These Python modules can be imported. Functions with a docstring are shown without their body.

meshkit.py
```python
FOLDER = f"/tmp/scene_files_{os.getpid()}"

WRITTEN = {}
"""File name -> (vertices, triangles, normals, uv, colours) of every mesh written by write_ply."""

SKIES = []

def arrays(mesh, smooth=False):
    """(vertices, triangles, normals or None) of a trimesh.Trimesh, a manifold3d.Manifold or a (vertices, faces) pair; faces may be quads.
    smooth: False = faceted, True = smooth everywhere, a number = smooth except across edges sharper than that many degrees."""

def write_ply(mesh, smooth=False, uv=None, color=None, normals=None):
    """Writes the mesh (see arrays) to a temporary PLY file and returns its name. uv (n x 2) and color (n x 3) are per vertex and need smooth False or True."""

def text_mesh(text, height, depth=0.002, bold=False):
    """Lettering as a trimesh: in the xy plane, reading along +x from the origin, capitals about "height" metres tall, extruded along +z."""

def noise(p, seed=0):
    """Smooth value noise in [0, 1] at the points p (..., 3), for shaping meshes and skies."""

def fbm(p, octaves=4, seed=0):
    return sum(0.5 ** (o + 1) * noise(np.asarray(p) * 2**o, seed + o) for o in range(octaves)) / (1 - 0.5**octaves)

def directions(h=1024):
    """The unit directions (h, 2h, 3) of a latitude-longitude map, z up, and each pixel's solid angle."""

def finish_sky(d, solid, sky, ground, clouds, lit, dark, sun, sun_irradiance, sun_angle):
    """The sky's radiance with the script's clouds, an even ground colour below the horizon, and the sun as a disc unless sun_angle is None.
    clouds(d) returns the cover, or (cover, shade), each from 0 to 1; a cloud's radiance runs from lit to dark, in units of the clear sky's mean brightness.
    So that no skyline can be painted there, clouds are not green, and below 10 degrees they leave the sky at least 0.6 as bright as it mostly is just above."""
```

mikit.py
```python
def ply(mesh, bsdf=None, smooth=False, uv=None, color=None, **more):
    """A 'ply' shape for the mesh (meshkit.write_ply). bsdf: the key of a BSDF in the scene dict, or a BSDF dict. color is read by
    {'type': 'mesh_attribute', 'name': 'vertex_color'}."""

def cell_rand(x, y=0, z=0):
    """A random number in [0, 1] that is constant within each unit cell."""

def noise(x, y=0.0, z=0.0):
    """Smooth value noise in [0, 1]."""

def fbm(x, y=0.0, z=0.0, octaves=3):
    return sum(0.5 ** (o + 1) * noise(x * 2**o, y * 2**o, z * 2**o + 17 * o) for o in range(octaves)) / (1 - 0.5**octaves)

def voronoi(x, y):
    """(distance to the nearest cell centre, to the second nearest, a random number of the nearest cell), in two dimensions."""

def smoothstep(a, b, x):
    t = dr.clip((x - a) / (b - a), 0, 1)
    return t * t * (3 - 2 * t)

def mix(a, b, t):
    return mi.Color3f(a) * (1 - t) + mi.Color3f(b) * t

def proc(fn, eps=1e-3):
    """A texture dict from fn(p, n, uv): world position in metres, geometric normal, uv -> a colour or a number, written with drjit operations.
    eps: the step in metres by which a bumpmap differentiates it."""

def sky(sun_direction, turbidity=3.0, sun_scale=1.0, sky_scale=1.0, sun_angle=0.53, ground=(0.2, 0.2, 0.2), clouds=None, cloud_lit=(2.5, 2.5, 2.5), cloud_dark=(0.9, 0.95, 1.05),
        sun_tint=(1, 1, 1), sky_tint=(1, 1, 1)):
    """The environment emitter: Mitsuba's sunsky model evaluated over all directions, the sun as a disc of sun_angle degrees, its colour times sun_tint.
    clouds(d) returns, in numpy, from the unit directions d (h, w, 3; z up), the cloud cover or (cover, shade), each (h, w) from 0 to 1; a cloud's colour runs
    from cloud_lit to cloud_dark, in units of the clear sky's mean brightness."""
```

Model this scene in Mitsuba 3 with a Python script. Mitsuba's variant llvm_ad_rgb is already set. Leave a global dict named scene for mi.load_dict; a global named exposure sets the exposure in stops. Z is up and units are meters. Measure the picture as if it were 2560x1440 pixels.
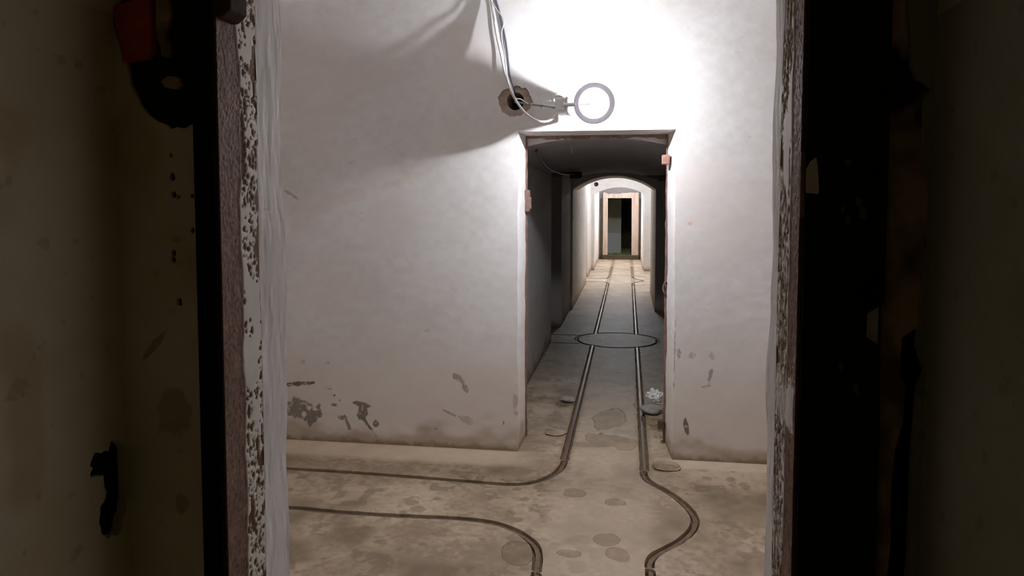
import math
import numpy as np
import trimesh
import manifold3d as m3
import mitsuba as mi
import drjit as dr
from shapely.geometry import Polygon, LineString, Point, box as sbox
from shapely.ops import unary_union
import mikit
import meshkit
from mikit import proc, noise, fbm, voronoi, smoothstep, mix, cell_rand

T = mi.ScalarTransform4f
scene, labels = {}, {}
PI = math.pi

# ------------------------------------------------------------------ camera, lights, exposure
YAW, PITCH, EYE = math.radians(8.8935), math.radians(3.40277), [0.0, 0.0, 1.5]
FWD = [-math.sin(YAW) * math.cos(PITCH), math.cos(YAW) * math.cos(PITCH), -math.sin(PITCH)]
scene['camera'] = {'type': 'perspective', 'fov': math.degrees(2 * math.atan(1280 / 1850)), 'fov_axis': 'x', 'near_clip': 0.02, 'far_clip': 100.0,
                   'principal_point_offset_y': 105 / 1440,
                   'to_world': T().look_at(EYE, [EYE[i] + FWD[i] for i in range(3)], [0, 0, 1])}
exposure = 0.0
LAMP_1 = (-0.182, 3.970, 2.021)       # the bulb in view, beside the box over the doorway
LAMP_2 = (-0.20, 14.5, 2.12)          # the next bulb down the tunnel, over the second gallery
LAMP_3 = (-0.12, 18.0, 1.95)          # the last one, in front of the wooden frame
COOL, NEUTRAL = (0.93, 0.95, 1.0), (0.92, 0.95, 1.0)
RAD_1, RAD_2, RAD_3 = 7000.0, 1600.0, 1700.0


# ------------------------------------------------------------------ materials
def two(d):
    return {'type': 'twosided', 'bsdf': d}


def rgb(*c):
    return {'type': 'rgb', 'value': list(c)}


def mat(name, color, rough=0.6, spec=0.4, metallic=0.0, bump=None, scale=0.002, eps=2e-3, **more):
    d = {'type': 'principled', 'base_color': color, 'roughness': rough, 'specular': spec, 'metallic': metallic, **more}
    if bump is not None:
        d = {'type': 'bumpmap', 'arbitrary': proc(bump, eps), 'scale': scale, 'bsdf': d}
    scene[name] = two(d)
    return name


def spot(u, v, cu, cv, ru, rv, ang=0.0, rag=0.5, w=0.0):
    """Coverage 0..1 of a ragged stain centred at cu, cv; w: a noise field from -0.5 to 0.5 that frays it."""
    c, s = math.cos(ang), math.sin(ang)
    a, b = ((u - cu) * c + (v - cv) * s) / ru, (-(u - cu) * s + (v - cv) * c) / rv
    return 1 - smoothstep(0.75, 1.05, dr.sqrt(a * a + b * b) + rag * 2 * w)


# stains on the wall around the doorway: x, z, half sizes, angle, raggedness, strength
MOULD = [(-2.04, .36, .10, .016, .1, .9, 1), (-2.05, .20, .075, .085, 0, 1.0, .8), (-1.955, .165, .07, .065, 0, 1.2, .85), (-1.98, .235, .05, .02, -.3, .9, .7),
         (-1.63, .245, .065, .018, -.15, .9, .9), (-1.625, .19, .035, .055, .1, 1.3, .9), (-1.60, .14, .012, .10, .65, .8, .95), (-1.745, .155, .04, .014, -.2, .8, .8),
         (-1.715, .115, .014, .055, .35, .8, .8), (-1.535, .125, .022, .022, 0, .9, .9), (-1.01, .435, .055, .022, -.75, .9, .55), (-.965, .375, .016, .03, .5, .9, .6),
         (-1.06, .215, .05, .010, -.4, .9, .5), (-.97, .18, .055, .03, -.5, .9, .35), (.345, .20, .014, .07, .18, .8, .95), (.475, .50, .014, .045, -.15, .9, .6),
         (.455, .44, .03, .007, .25, .9, .5), (.30, .62, .012, .03, 0, 1., .5), (.375, .62, .02, .02, 0, 1., .3), (.48, .62, .016, .025, 0, 1., .3), (.27, .66, .010, .18, 0, 1.2, .5),
         (-2.07, 1.55, .06, .012, -.6, 1., .45), (-1.83, .335, .022, .006, 0, .5, .4), (-1.80, .295, .008, .008, 0, .2, .9), (-1.765, .265, .006, .006, 0, .2, .7), (-1.80, .235, .022, .009, 0, .6, .8),
         (-1.84, .50, .02, .014, 0, 1., .3), (-2.0, .50, .02, .012, 0, 1., .3), (-1.15, .115, .012, .008, .5, .6, .5), (-.73, .17, .008, .016, 0, .6, .6), (.295, 2.15, .03, .035, 0, 1.1, .22),
         (-1.2, .72, .02, .012, 0, 1., .2), (-.66, .30, .02, .10, 0, 1.2, .35)]


def wall_paint(p, n, uv):
    x, y, z = p.x, p.y, p.z
    big, fine = fbm(x * 1.3, y * 1.3, z * 1.3, 4), fbm(x * 23, y * 23 + 5, z * 23, 3)
    c = mix((0.70, 0.675, 0.655), (0.82, 0.815, 0.805), smoothstep(0.3, 0.7, big * 0.7 + fine * 0.3))
    pink = smoothstep(0.5, 0.75, fbm(x * 2.1 + 9, y * 2.1, z * 2.1 + 4, 3))
    c = mix(c, (0.76, 0.69, 0.655), pink * 0.5)
    # warm bounce off the floor, painted into the lower walls
    low = smoothstep(1.0, 0.05, z + 0.5 * (big - 0.5))
    c = mix(c, (0.70, 0.62, 0.56), low * 0.75)
    grime = smoothstep(0.17, 0.02, z + 0.22 * (fbm(x * 6, y * 6, z * 9, 3) - 0.5))
    c = mix(c, (0.34, 0.265, 0.175), grime * 0.75)
    c = mix(c, (0.20, 0.135, 0.075), 0.8 * smoothstep(0.05, 0.005, z + 0.06 * (fine - 0.4)))
    return c


def far_paint(p, n, uv):
    x, y, z = p.x, p.y, p.z
    c = wall_paint(p, n, uv)
    wf_, ws_ = fbm(x * 30, z * 30, 3.7, 3) - 0.5, fbm(x * 9, z * 9, 8.1, 3) - 0.5
    m = mi.Float(0)
    for i, (sx, sz, rx, rz, a, rag, k) in enumerate(MOULD):
        m = dr.maximum(m, k * spot(x, z, sx, sz, rx, rz, a, rag * 0.95, wf_))
    brk = smoothstep(0.35, 0.6, fbm(x * 60, z * 60, 3.0, 2) + 0.15)
    m *= smoothstep(4.345, 4.332, y)
    c = mix(c, (0.16, 0.135, 0.105), m * (0.45 + 0.55 * brk))
    c = mix(c, (0.75, 0.42, 0.25), 0.6 * spot(x, z, .335, 1.37, .03, .016, .3, 2.2, wf_))
    c = mix(c, (0.70, 0.45, 0.32), 0.18 * spot(x, z, -1.75, 1.50, .35, .06, .3, 1.4, ws_))
    # small flecks
    d1, d2, r = voronoi(x * 6 + 1.2 * wf_, z * 6 + 1.2 * ws_)
    c = mix(c, (0.45, 0.40, 0.35), (1 - smoothstep(0.01, 0.05, d1 + 0.10 * wf_)) * smoothstep(0.45, 1.0, r) * 0.45)
    # where the plaster is broken out round the pipe hole the masonry shows
    inside = smoothstep(4.333, 4.338, y) * (1 - smoothstep(0.105, 0.12, dr.sqrt(dr.square(x + .66) + dr.square(z - 2.09))))
    c = mix(c, mix((0.30, 0.22, 0.17), (0.52, 0.44, 0.38), fbm(x * 40, y * 40, z * 40, 2)), inside)
    return c * mi.Color3f(0.91, 0.90, 0.90)


def wall_bump(p, n, uv):
    return 0.75 * fbm(p.x * 3.2, p.y * 3.2, p.z * 3.2, 3) + 0.25 * fbm(p.x * 27, p.y * 27, p.z * 27, 3)


mat('plaster', proc(wall_paint), 0.75, 0.2, bump=wall_bump, scale=0.010, eps=3e-3)
mat('far_plaster', proc(far_paint), 0.75, 0.2, bump=wall_bump, scale=0.008, eps=3e-3)


def near_paint(p, n, uv):
    c = mix((0.80, 0.775, 0.77), (0.90, 0.885, 0.89), fbm(p.x * 9, p.y * 22, p.z * 3, 4))
    return mix(c, (0.50, 0.47, 0.44), 0.6 * smoothstep(.60, .72, fbm(p.x * 5, p.y * 60, p.z * 7, 4)))


mat('near_plaster', proc(near_paint), 0.75, 0.2, bump=lambda p, n, uv: fbm(p.x * 30, p.y * 55, p.z * 9, 4), scale=0.004, eps=2e-3)


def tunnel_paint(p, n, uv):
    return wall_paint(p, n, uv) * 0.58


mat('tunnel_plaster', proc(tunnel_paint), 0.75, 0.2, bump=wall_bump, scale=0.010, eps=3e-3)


mat('shaded_plaster', proc(lambda p, n, uv: wall_paint(p, n, uv) * mi.Color3f(0.34, 0.33, 0.35)), 0.75, 0.2)  # wall paint darkened in colour for the shade on vault and end wall


def rear_paint(p, n, uv):
    """The olive cream paint of the unlit passage that the camera stands in."""
    x, y, z = p.x, p.y, p.z
    b = fbm(x * 4, y * 4, z * 4, 4)
    c = mix((0.55, 0.485, 0.32), (0.67, 0.62, 0.46), smoothstep(0.3, 0.7, b))
    c = mix(c, (0.44, 0.31, 0.15), 0.5 * smoothstep(0.56, 0.75, fbm(x * 9 + 3, y * 9, z * 5, 3)))
    w = fbm(x * 34, y * 34, z * 34, 3) - 0.5
    c = mix(c, (0.33, 0.27, 0.16), 0.6 * spot(x, z, -.735, 1.145, .028, .05, 0, .7, w))
    c = mix(c, (0.28, 0.22, 0.14), 0.7 * spot(x, z, -.762, 1.27, .006, .035, -.7, .8, w))
    c = mix(c, (0.28, 0.22, 0.14), 0.6 * spot(x, z, -.725, 1.00, .014, .02, 0, .5, w))
    c = mix(c, (0.30, 0.24, 0.15), 0.5 * spot(x, z, -.72, 1.44, .01, .006, 0, .8, w))
    c = mix(c, (0.25, 0.20, 0.13), smoothstep(0.22, 0.30, w) * 0.3)
    behind = smoothstep(1.103, 1.107, y)
    return mix(c, mix((0.10, 0.07, 0.045), (0.30, 0.20, 0.12), b), behind)


mat('rear_plaster', proc(rear_paint), 0.7, 0.25, bump=wall_bump, scale=0.006, eps=3e-3)


mat('rear_shaded', proc(lambda p, n, uv: rear_paint(p, n, uv) * mi.Color3f(0.34, 0.36, 0.33)), 0.7, 0.25)  # same paint as the left, its colour darkened for the dimmer right side


def masonry_paint(p, n, uv):
    b = fbm(p.x * 18, p.y * 18, p.z * 12, 4)
    c = mix((0.10, 0.065, 0.035), (0.42, 0.30, 0.17), smoothstep(0.25, 0.75, b))
    return mix(c, (0.03, 0.025, 0.02), smoothstep(0.60, 0.70, fbm(p.x * 25 + 7, p.y * 25, p.z * 9, 3)))


mat('masonry', proc(masonry_paint), 0.9, 0.1, bump=lambda p, n, uv: fbm(p.x * 70, p.y * 70, p.z * 70, 3), scale=0.006)

# floor: stains as x, y, half sizes, angle
DAMP = [(-.10, 5.12, .11, .26, -.25, .35), (-.03, 4.60, .09, .20, .5, .5), (-.20, 4.52, .17, .045, .1, .5), (-.20, 4.64, .05, .09, .4, .6), (.215, 4.20, .085, .075, 0, .5), (-.46, 3.04, .075, .11, .25, .35),
        (-.235, 3.08, .055, .035, 0, .3), (-.03, 3.10, .045, .06, .3, .45), (-.085, 3.235, .05, .05, 0, .5), (-.255, 3.74, .06, .07, 0, .5), (-.05, 3.66, .06, .05, 0, .4), (-.43, 5.48, .07, .12, 0, .5),
        (-.24, 8.0, .16, .16, 0, .6), (-.11, 9.5, .12, .35, 0, .6), (.0, 9.0, .15, .18, 0, .8), (-.60, 8.9, .16, .25, 0, .9), (.17, 5.3, .09, .42, .05, .35)]


def floor_paint(p, n, uv):
    x, y, z = p.x, p.y, p.z
    a, b, f = fbm(x * 1.7, y * 1.7, 0.0, 4), fbm(x * 5 + 3, y * 5, 1.0, 4), fbm(x * 38, y * 38, 2.0, 3)
    c = mix((0.27, 0.20, 0.135), (0.49, 0.385, 0.28), smoothstep(0.28, 0.72, 0.35 * a + 0.35 * b + 0.30 * f))
    speck = smoothstep(.52, .64, fbm(x * 16, y * 16, 7.0, 4)) * smoothstep(.40, .60, b)
    c = mix(c, (0.17, 0.125, 0.08), 0.55 * speck)
    worn = smoothstep(.30, .20, dr.abs(x + .12)) * 0.55
    c = mix(c, (0.47, 0.375, 0.28), worn)
    c = mix(c, (0.17, 0.125, 0.078), 0.85 * smoothstep(0.50, 0.80, fbm(x * 4.2 + 11, y * 4.2 + 3, 4.0, 4) * 0.8 + f * 0.2) * (1 - worn))
    # dry lime dust along the foot of the doorway wall
    dust = smoothstep(4.02, 4.12, y + .06 * (b - .5)) * smoothstep(4.36, 4.30, y) * smoothstep(-.40, -.75, x + .2 * (b - .5))
    c = mix(c, (0.56, 0.45, 0.33), dust * (0.5 + 0.5 * b))
    dust2 = smoothstep(4.17, 4.23, y + .05 * (b - .5)) * smoothstep(4.36, 4.32, y) * smoothstep(.2, .25, x)
    c = mix(c, (0.54, 0.45, 0.35), dust2 * 0.8)
    # damp dark stretch round the second turntable
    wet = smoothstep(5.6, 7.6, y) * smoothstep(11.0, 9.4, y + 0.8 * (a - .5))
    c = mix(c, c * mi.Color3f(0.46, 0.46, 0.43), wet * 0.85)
    # tan floor of the far lit stretch
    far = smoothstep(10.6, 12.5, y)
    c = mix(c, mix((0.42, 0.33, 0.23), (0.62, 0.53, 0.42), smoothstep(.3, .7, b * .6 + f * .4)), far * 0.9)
    ws_ = fbm(x * 11, y * 8, 5.1, 3) - 0.5
    s = mi.Float(0)
    for i, (sx, sy, rx, ry, ang, rag) in enumerate(DAMP):
        s = dr.maximum(s, spot(x, y, sx, sy, rx, ry, ang, rag * 1.5, ws_))
    c = mix(c, c * mi.Color3f(0.74, 0.70, 0.64), s)
    c = mix(c, c * mi.Color3f(0.60, 0.55, 0.48), smoothstep(0.0, 0.25, s) * smoothstep(0.75, 0.35, s))
    # green algae beyond the last frame
    c = mix(c, mix((0.32, 0.38, 0.12), (0.62, 0.66, 0.28), b), smoothstep(19.5, 19.9, y))
    # rusty silt along the rails
    rails = dr.minimum(dr.abs(x + .352), dr.abs(x - .106))
    c = mix(c, (0.25, 0.17, 0.10), 0.65 * smoothstep(.06, .026, rails + 0.02 * (f - .5)) * smoothstep(3.98, 4.1, y))
    return c


def floor_bump(p, n, uv):
    return 0.6 * fbm(p.x * 6, p.y * 6, 0.5, 3) + 0.4 * fbm(p.x * 45, p.y * 45, 1.5, 3)


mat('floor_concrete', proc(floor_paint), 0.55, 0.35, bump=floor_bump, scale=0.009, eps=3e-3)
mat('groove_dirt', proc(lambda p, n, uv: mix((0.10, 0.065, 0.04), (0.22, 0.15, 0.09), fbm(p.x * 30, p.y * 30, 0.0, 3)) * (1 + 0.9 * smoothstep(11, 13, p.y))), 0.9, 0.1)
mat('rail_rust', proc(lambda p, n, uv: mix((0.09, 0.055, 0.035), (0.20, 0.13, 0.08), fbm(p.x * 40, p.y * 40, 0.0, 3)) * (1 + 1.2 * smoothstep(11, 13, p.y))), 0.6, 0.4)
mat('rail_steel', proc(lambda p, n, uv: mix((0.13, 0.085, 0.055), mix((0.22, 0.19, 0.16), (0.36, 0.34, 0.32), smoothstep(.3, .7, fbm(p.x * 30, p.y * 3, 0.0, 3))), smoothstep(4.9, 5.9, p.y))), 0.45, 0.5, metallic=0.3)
mat('black_steel', proc(lambda p, n, uv: mix((0.005, 0.0045, 0.004), (0.016, 0.013, 0.011), fbm(p.x * 20, p.y * 20, p.z * 20, 3))), 0.8, 0.08)
mat('painted_steel', {'type': 'mesh_attribute', 'name': 'vertex_color'}, 0.7, 0.25)
mat('rust', proc(lambda p, n, uv: mix((0.11, 0.066, 0.05), (0.28, 0.185, 0.155), fbm(p.x * 55, p.y * 55, p.z * 30, 3))), 0.85, 0.2, bump=lambda p, n, uv: fbm(p.x * 90, p.y * 90, p.z * 90, 3), scale=0.004)
mat('dark_rust', proc(lambda p, n, uv: mix((0.03, 0.016, 0.012), (0.09, 0.05, 0.035), fbm(p.x * 55, p.y * 55, p.z * 30, 3))), 0.85, 0.2)
mat('brick_red', proc(lambda p, n, uv: mix((0.30, 0.045, 0.03), (0.46, 0.10, 0.06), fbm(p.x * 60, p.y * 60, p.z * 60, 3))), 0.9, 0.1)
mat('brick_orange', proc(lambda p, n, uv: mix((0.22, 0.11, 0.085), (0.36, 0.21, 0.165), fbm(p.x * 60, p.y * 60, p.z * 60, 3))), 0.9, 0.1)
mat('frame_wood', proc(lambda p, n, uv: mix((0.50, 0.36, 0.28), (0.72, 0.59, 0.50), fbm(p.x * 30, p.y * 30, p.z * 2.5, 4))), 0.7, 0.25)
mat('dark_wood', proc(lambda p, n, uv: mix((0.05, 0.04, 0.025), (0.13, 0.10, 0.05), fbm(p.x * 30, p.y * 30, p.z * 30, 3))), 0.8, 0.2)
mat('cable_grey', rgb(0.66, 0.69, 0.69), 0.45, 0.4)
mat('cable_white', rgb(0.78, 0.75, 0.72), 0.45, 0.4)
mat('cable_dark', rgb(0.09, 0.10, 0.13), 0.5, 0.4)
mat('conduit_steel', rgb(0.30, 0.29, 0.29), 0.4, 0.5, metallic=0.5)
mat('box_plastic', rgb(0.74, 0.75, 0.78), 0.45, 0.45)
mat('rim_paint', rgb(0.72, 0.70, 0.80), 0.5, 0.3)
mat('black_plastic', rgb(0.02, 0.02, 0.025), 0.5, 0.4)
mat('film_white', rgb(0.82, 0.83, 0.83), 0.35, 0.5)
mat('stone_grey', proc(lambda p, n, uv: mix((0.22, 0.20, 0.17), (0.50, 0.47, 0.42), fbm(p.x * 50, p.y * 50, p.z * 50, 3))), 0.85, 0.2)
mat('lime', proc(lambda p, n, uv: mix((0.50, 0.46, 0.36), (0.72, 0.68, 0.58), fbm(p.x * 50, p.y * 50, p.z * 50, 3))), 0.8, 0.2)
mat('bulb_white', rgb(0.85, 0.85, 0.85), 0.4, 0.4)


# ------------------------------------------------------------------ helpers
def numbered(key):
    if not any(k == key or k.startswith(key + '__') for k in scene):
        return key
    n = 1
    while any(k == f'{key}_{n:03d}' or k.startswith(f'{key}_{n:03d}__') for k in scene):
        n += 1
    return f'{key}_{n:03d}'


def add(name, mesh, m, parent=None, label=None, cat=None, group=None, kind=None, smooth=False, **more):
    key = numbered((parent + '__' if parent else '') + name)
    scene[key] = mikit.ply(mesh, m, smooth=smooth, **more)
    d = {k: v for k, v in (('label', label), ('category', cat), ('group', group), ('kind', kind)) if v}
    if d:
        labels[key] = d
    return key


def thing(name, label, cat, group=None):
    key = numbered(name)
    labels[key] = {'label': label, 'category': cat}
    if group:
        labels[key]['group'] = group
    return key


def mani(t):
    return m3.Manifold(m3.Mesh(np.asarray(t.vertices, np.float32), np.asarray(t.faces, np.uint32)))


def tm(man):
    m = man.to_mesh()
    return trimesh.Trimesh(np.array(m.vert_properties[:, :3]), np.array(m.tri_verts), process=False)


def cat(*ms):
    return trimesh.util.concatenate(list(ms))


def bx(x0, x1, y0, y1, z0, z1):
    m = trimesh.creation.box((x1 - x0, y1 - y0, z1 - z0))
    m.apply_translation(((x0 + x1) / 2, (y0 + y1) / 2, (z0 + z1) / 2))
    return m


def rbox(x0, x1, y0, y1, z0, z1, r=0.004, seg=8):
    """A box with rounded edges."""
    s = m3.Manifold.sphere(r, seg)
    return tm(m3.Manifold.batch_hull([s.translate([x, y, z]) for x in (x0 + r, x1 - r) for y in (y0 + r, y1 - r) for z in (z0 + r, z1 - r)]))


def prism_z(poly, z0, z1):
    gs = getattr(poly, 'geoms', [poly])
    out = []
    for g in gs:
        if g.area < 1e-7:
            continue
        m = trimesh.creation.extrude_polygon(g, z1 - z0, engine='earcut')
        m.apply_translation((0, 0, z0))
        out.append(m)
    return cat(*out)


def prism_y(poly, y0, y1):
    """Polygon in x, z extruded along y."""
    m = prism_z(poly, 0, y1 - y0)
    v = np.array(m.vertices)
    return trimesh.Trimesh(np.stack([v[:, 0], v[:, 2] + y0, v[:, 1]], 1), np.array(m.faces)[:, ::-1], process=False)


def prism_x(poly, x0, x1):
    """Polygon in y, z extruded along x."""
    m = prism_z(poly, 0, x1 - x0)
    v = np.array(m.vertices)
    return trimesh.Trimesh(np.stack([v[:, 2] + x0, v[:, 0], v[:, 1]], 1), np.array(m.faces), process=False)


def blob(cx, cy, rx, ry, seed, n=40, amp=0.3, f=1.6):
    """A ragged closed outline."""
    a = np.arange(n) * 2 * PI / n
    w = 1 + amp * 2 * (meshkit.fbm(np.stack([np.cos(a) * f + seed * 7.3, np.sin(a) * f, a * 0 + seed], -1), 3) - 0.5)
    return Polygon(np.stack([cx + rx * w * np.cos(a), cy + ry * w * np.sin(a)], 1)).buffer(0)


def spline(pts, n=12):
    from scipy.interpolate import CubicSpline
    p = np.asarray(pts, float)
    t = np.concatenate([[0], np.cumsum(np.linalg.norm(np.diff(p, axis=0), axis=1))])
    return CubicSpline(t, p)(np.linspace(0, t[-1], n * (len(p) - 1) + 1))


def tube(pts, r, sides=10, n=8):
    p = spline(pts, n) if n else np.asarray(pts, float)
    t = np.gradient(p, axis=0)
    t /= np.linalg.norm(t, axis=1, keepdims=True) + 1e-12
    a = np.cross(t[0], [0.3, 0.9, 0.2])
    rings = []
    for i in range(len(p)):
        a = a - t[i] * (a @ t[i])
        a /= np.linalg.norm(a)
        b = np.cross(t[i], a)
        ang = np.arange(sides) * 2 * PI / sides
        rings.append(p[i] + r * (np.cos(ang)[:, None] * a + np.sin(ang)[:, None] * b))
    v = np.vstack(rings + [p[:1], p[-1:]])
    f, m = [], len(p)
    for i in range(m - 1):
        for j in range(sides):
            k = (j + 1) % sides
            q = [i * sides + j, i * sides + k, (i + 1) * sides + k, (i + 1) * sides + j]
            f += [[q[0], q[1], q[2]], [q[0], q[2], q[3]]]
    for j in range(sides):
        k = (j + 1) % sides
        f += [[m * sides, k, j], [m * sides + 1, (m - 1) * sides + j, (m - 1) * sides + k]]
    return trimesh.Trimesh(v, f, process=False)


def flat_cable(pts, r, depth, sides=14, n=6):  # section made deep so that the cable throws a wide shadow
    """A flat cable, edge on to the viewer: an oval section that is deep along y; depth runs along the points."""
    m = tube(pts, r, sides, n)
    v, p = np.array(m.vertices), spline(pts, n)
    d = np.interp(np.linspace(0, 1, len(p)), np.linspace(0, 1, len(depth)), depth)
    for i in range(len(p)):
        k = slice(i * sides, (i + 1) * sides)
        v[k, 1] = p[i, 1] + (v[k, 1] - p[i, 1]) * d[i] / r
    return trimesh.Trimesh(v, m.faces, process=False)


def lathe(profile, seg=32):
    return trimesh.creation.revolve(np.asarray(profile, float), sections=seg)


def opening(x0, x1, y0, y1, top, seed, amp=0.004, dz=0.02, back=(None, None)):
    """The cutter of a doorway whose edges wander: a loft of plans over z."""
    zs = np.append(np.arange(-0.05, top, dz), top)
    b0, b1 = (x0 if back[0] is None else back[0]), (x1 if back[1] is None else back[1])

    def wob(k, z):
        return amp * 2 * (meshkit.fbm(np.stack([z * 5 + k * 31, z * 0 + seed, z * 0], -1), 4) - 0.5) * 2

    c = [np.stack([x + wob(k, zs), np.full_like(zs, y), zs], 1) for k, (x, y) in enumerate(((x0, y0 - .05), (x0, y0), (b0, y1), (b0, y1 + .05), (b1, y1 + .05), (b1, y1), (x1, y0), (x1, y0 - .05)))]
    c[0][:, 0], c[3][:, 0], c[4][:, 0], c[7][:, 0] = c[1][:, 0], c[2][:, 0], c[5][:, 0], c[6][:, 0]
    v, n, m = np.stack(c, 1).reshape(-1, 3), len(c), len(zs)
    f = []
    for i in range(m - 1):
        for j in range(n):
            k = (j + 1) % n
            q = [i * n + j, i * n + k, (i + 1) * n + k, (i + 1) * n + j]
            f += [[q[0], q[2], q[1]], [q[0], q[3], q[2]]]
    tri = [[0, 1, 6], [0, 6, 7], [1, 2, 5], [1, 5, 6], [2, 3, 4], [2, 4, 5]]
    f += tri + [[(m - 1) * n + a for a in t[::-1]] for t in tri]
    t = trimesh.Trimesh(v, f, process=False)
    if t.volume < 0:
        t.invert()
    return mani(t)


def arch_poly(x0, x1, spring, crown, n=24):
    """A door shape with a segmental arch on top, in x, z."""
    w, h = (x1 - x0) / 2, crown - spring
    R = (w * w + h * h) / (2 * h)
    a = np.linspace(-math.asin(w / R), math.asin(w / R), n)
    arc = [((x0 + x1) / 2 + R * math.sin(t), crown - R + R * math.cos(t)) for t in a]
    return Polygon([(x0, -0.1)] + arc + [(x1, -0.1)])


# ------------------------------------------------------------------ the floor with its sunk rails
XL, XR = -0.352, 0.106            # the two rails of the main track
CX = -0.12                        # the track's axis


def arc(cx, cy, r, a0, a1, n=20):
    a = np.radians(np.linspace(a0, a1, n))
    return [(cx + r * math.cos(t), cy + r * math.sin(t)) for t in a]


UPPER = [(-4.0, 3.862), (-1.856, 3.845), (-1.222, 3.833), (-.682, 3.807), (-.554, 3.816), (-.475, 3.862), (-.398, 3.97), (-.358, 4.10), (XL, 4.22)]
LOWER = [(-4.0, 3.352), (-1.607, 3.343), (-1.064, 3.336), (-.72, 3.346), (-.62, 3.33), (-.54, 3.295), (-.451, 3.225), (-.383, 3.127), (-.362, 3.02), (XL, 2.90)]
RIGHT = [(XR, 4.12), (.106, 4.02), (.150, 3.925), (.237, 3.803), (.303, 3.65), (.328, 3.507), (.284, 3.35), (.200, 3.22), (.125, 3.12), (XR, 3.00)]
U3 = [(-.80, 14.52), (-.58, 14.50), (-.43, 14.55), (-.37, 14.72), (XL, 14.95)]
L3 = [(-.80, 14.0), (-.58, 14.02), (-.43, 13.95), (-.37, 13.8), (XL, 13.6)]
R3 = [(XR, 14.95), (.12, 14.7), (.20, 14.5), (.30, 14.28), (.20, 14.05), (.12, 13.85), (XR, 13.6)]
RING_C, RING_R = (-0.105, 8.07), 0.44


def sm(pts):
    return LineString(spline(pts, 8))


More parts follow.
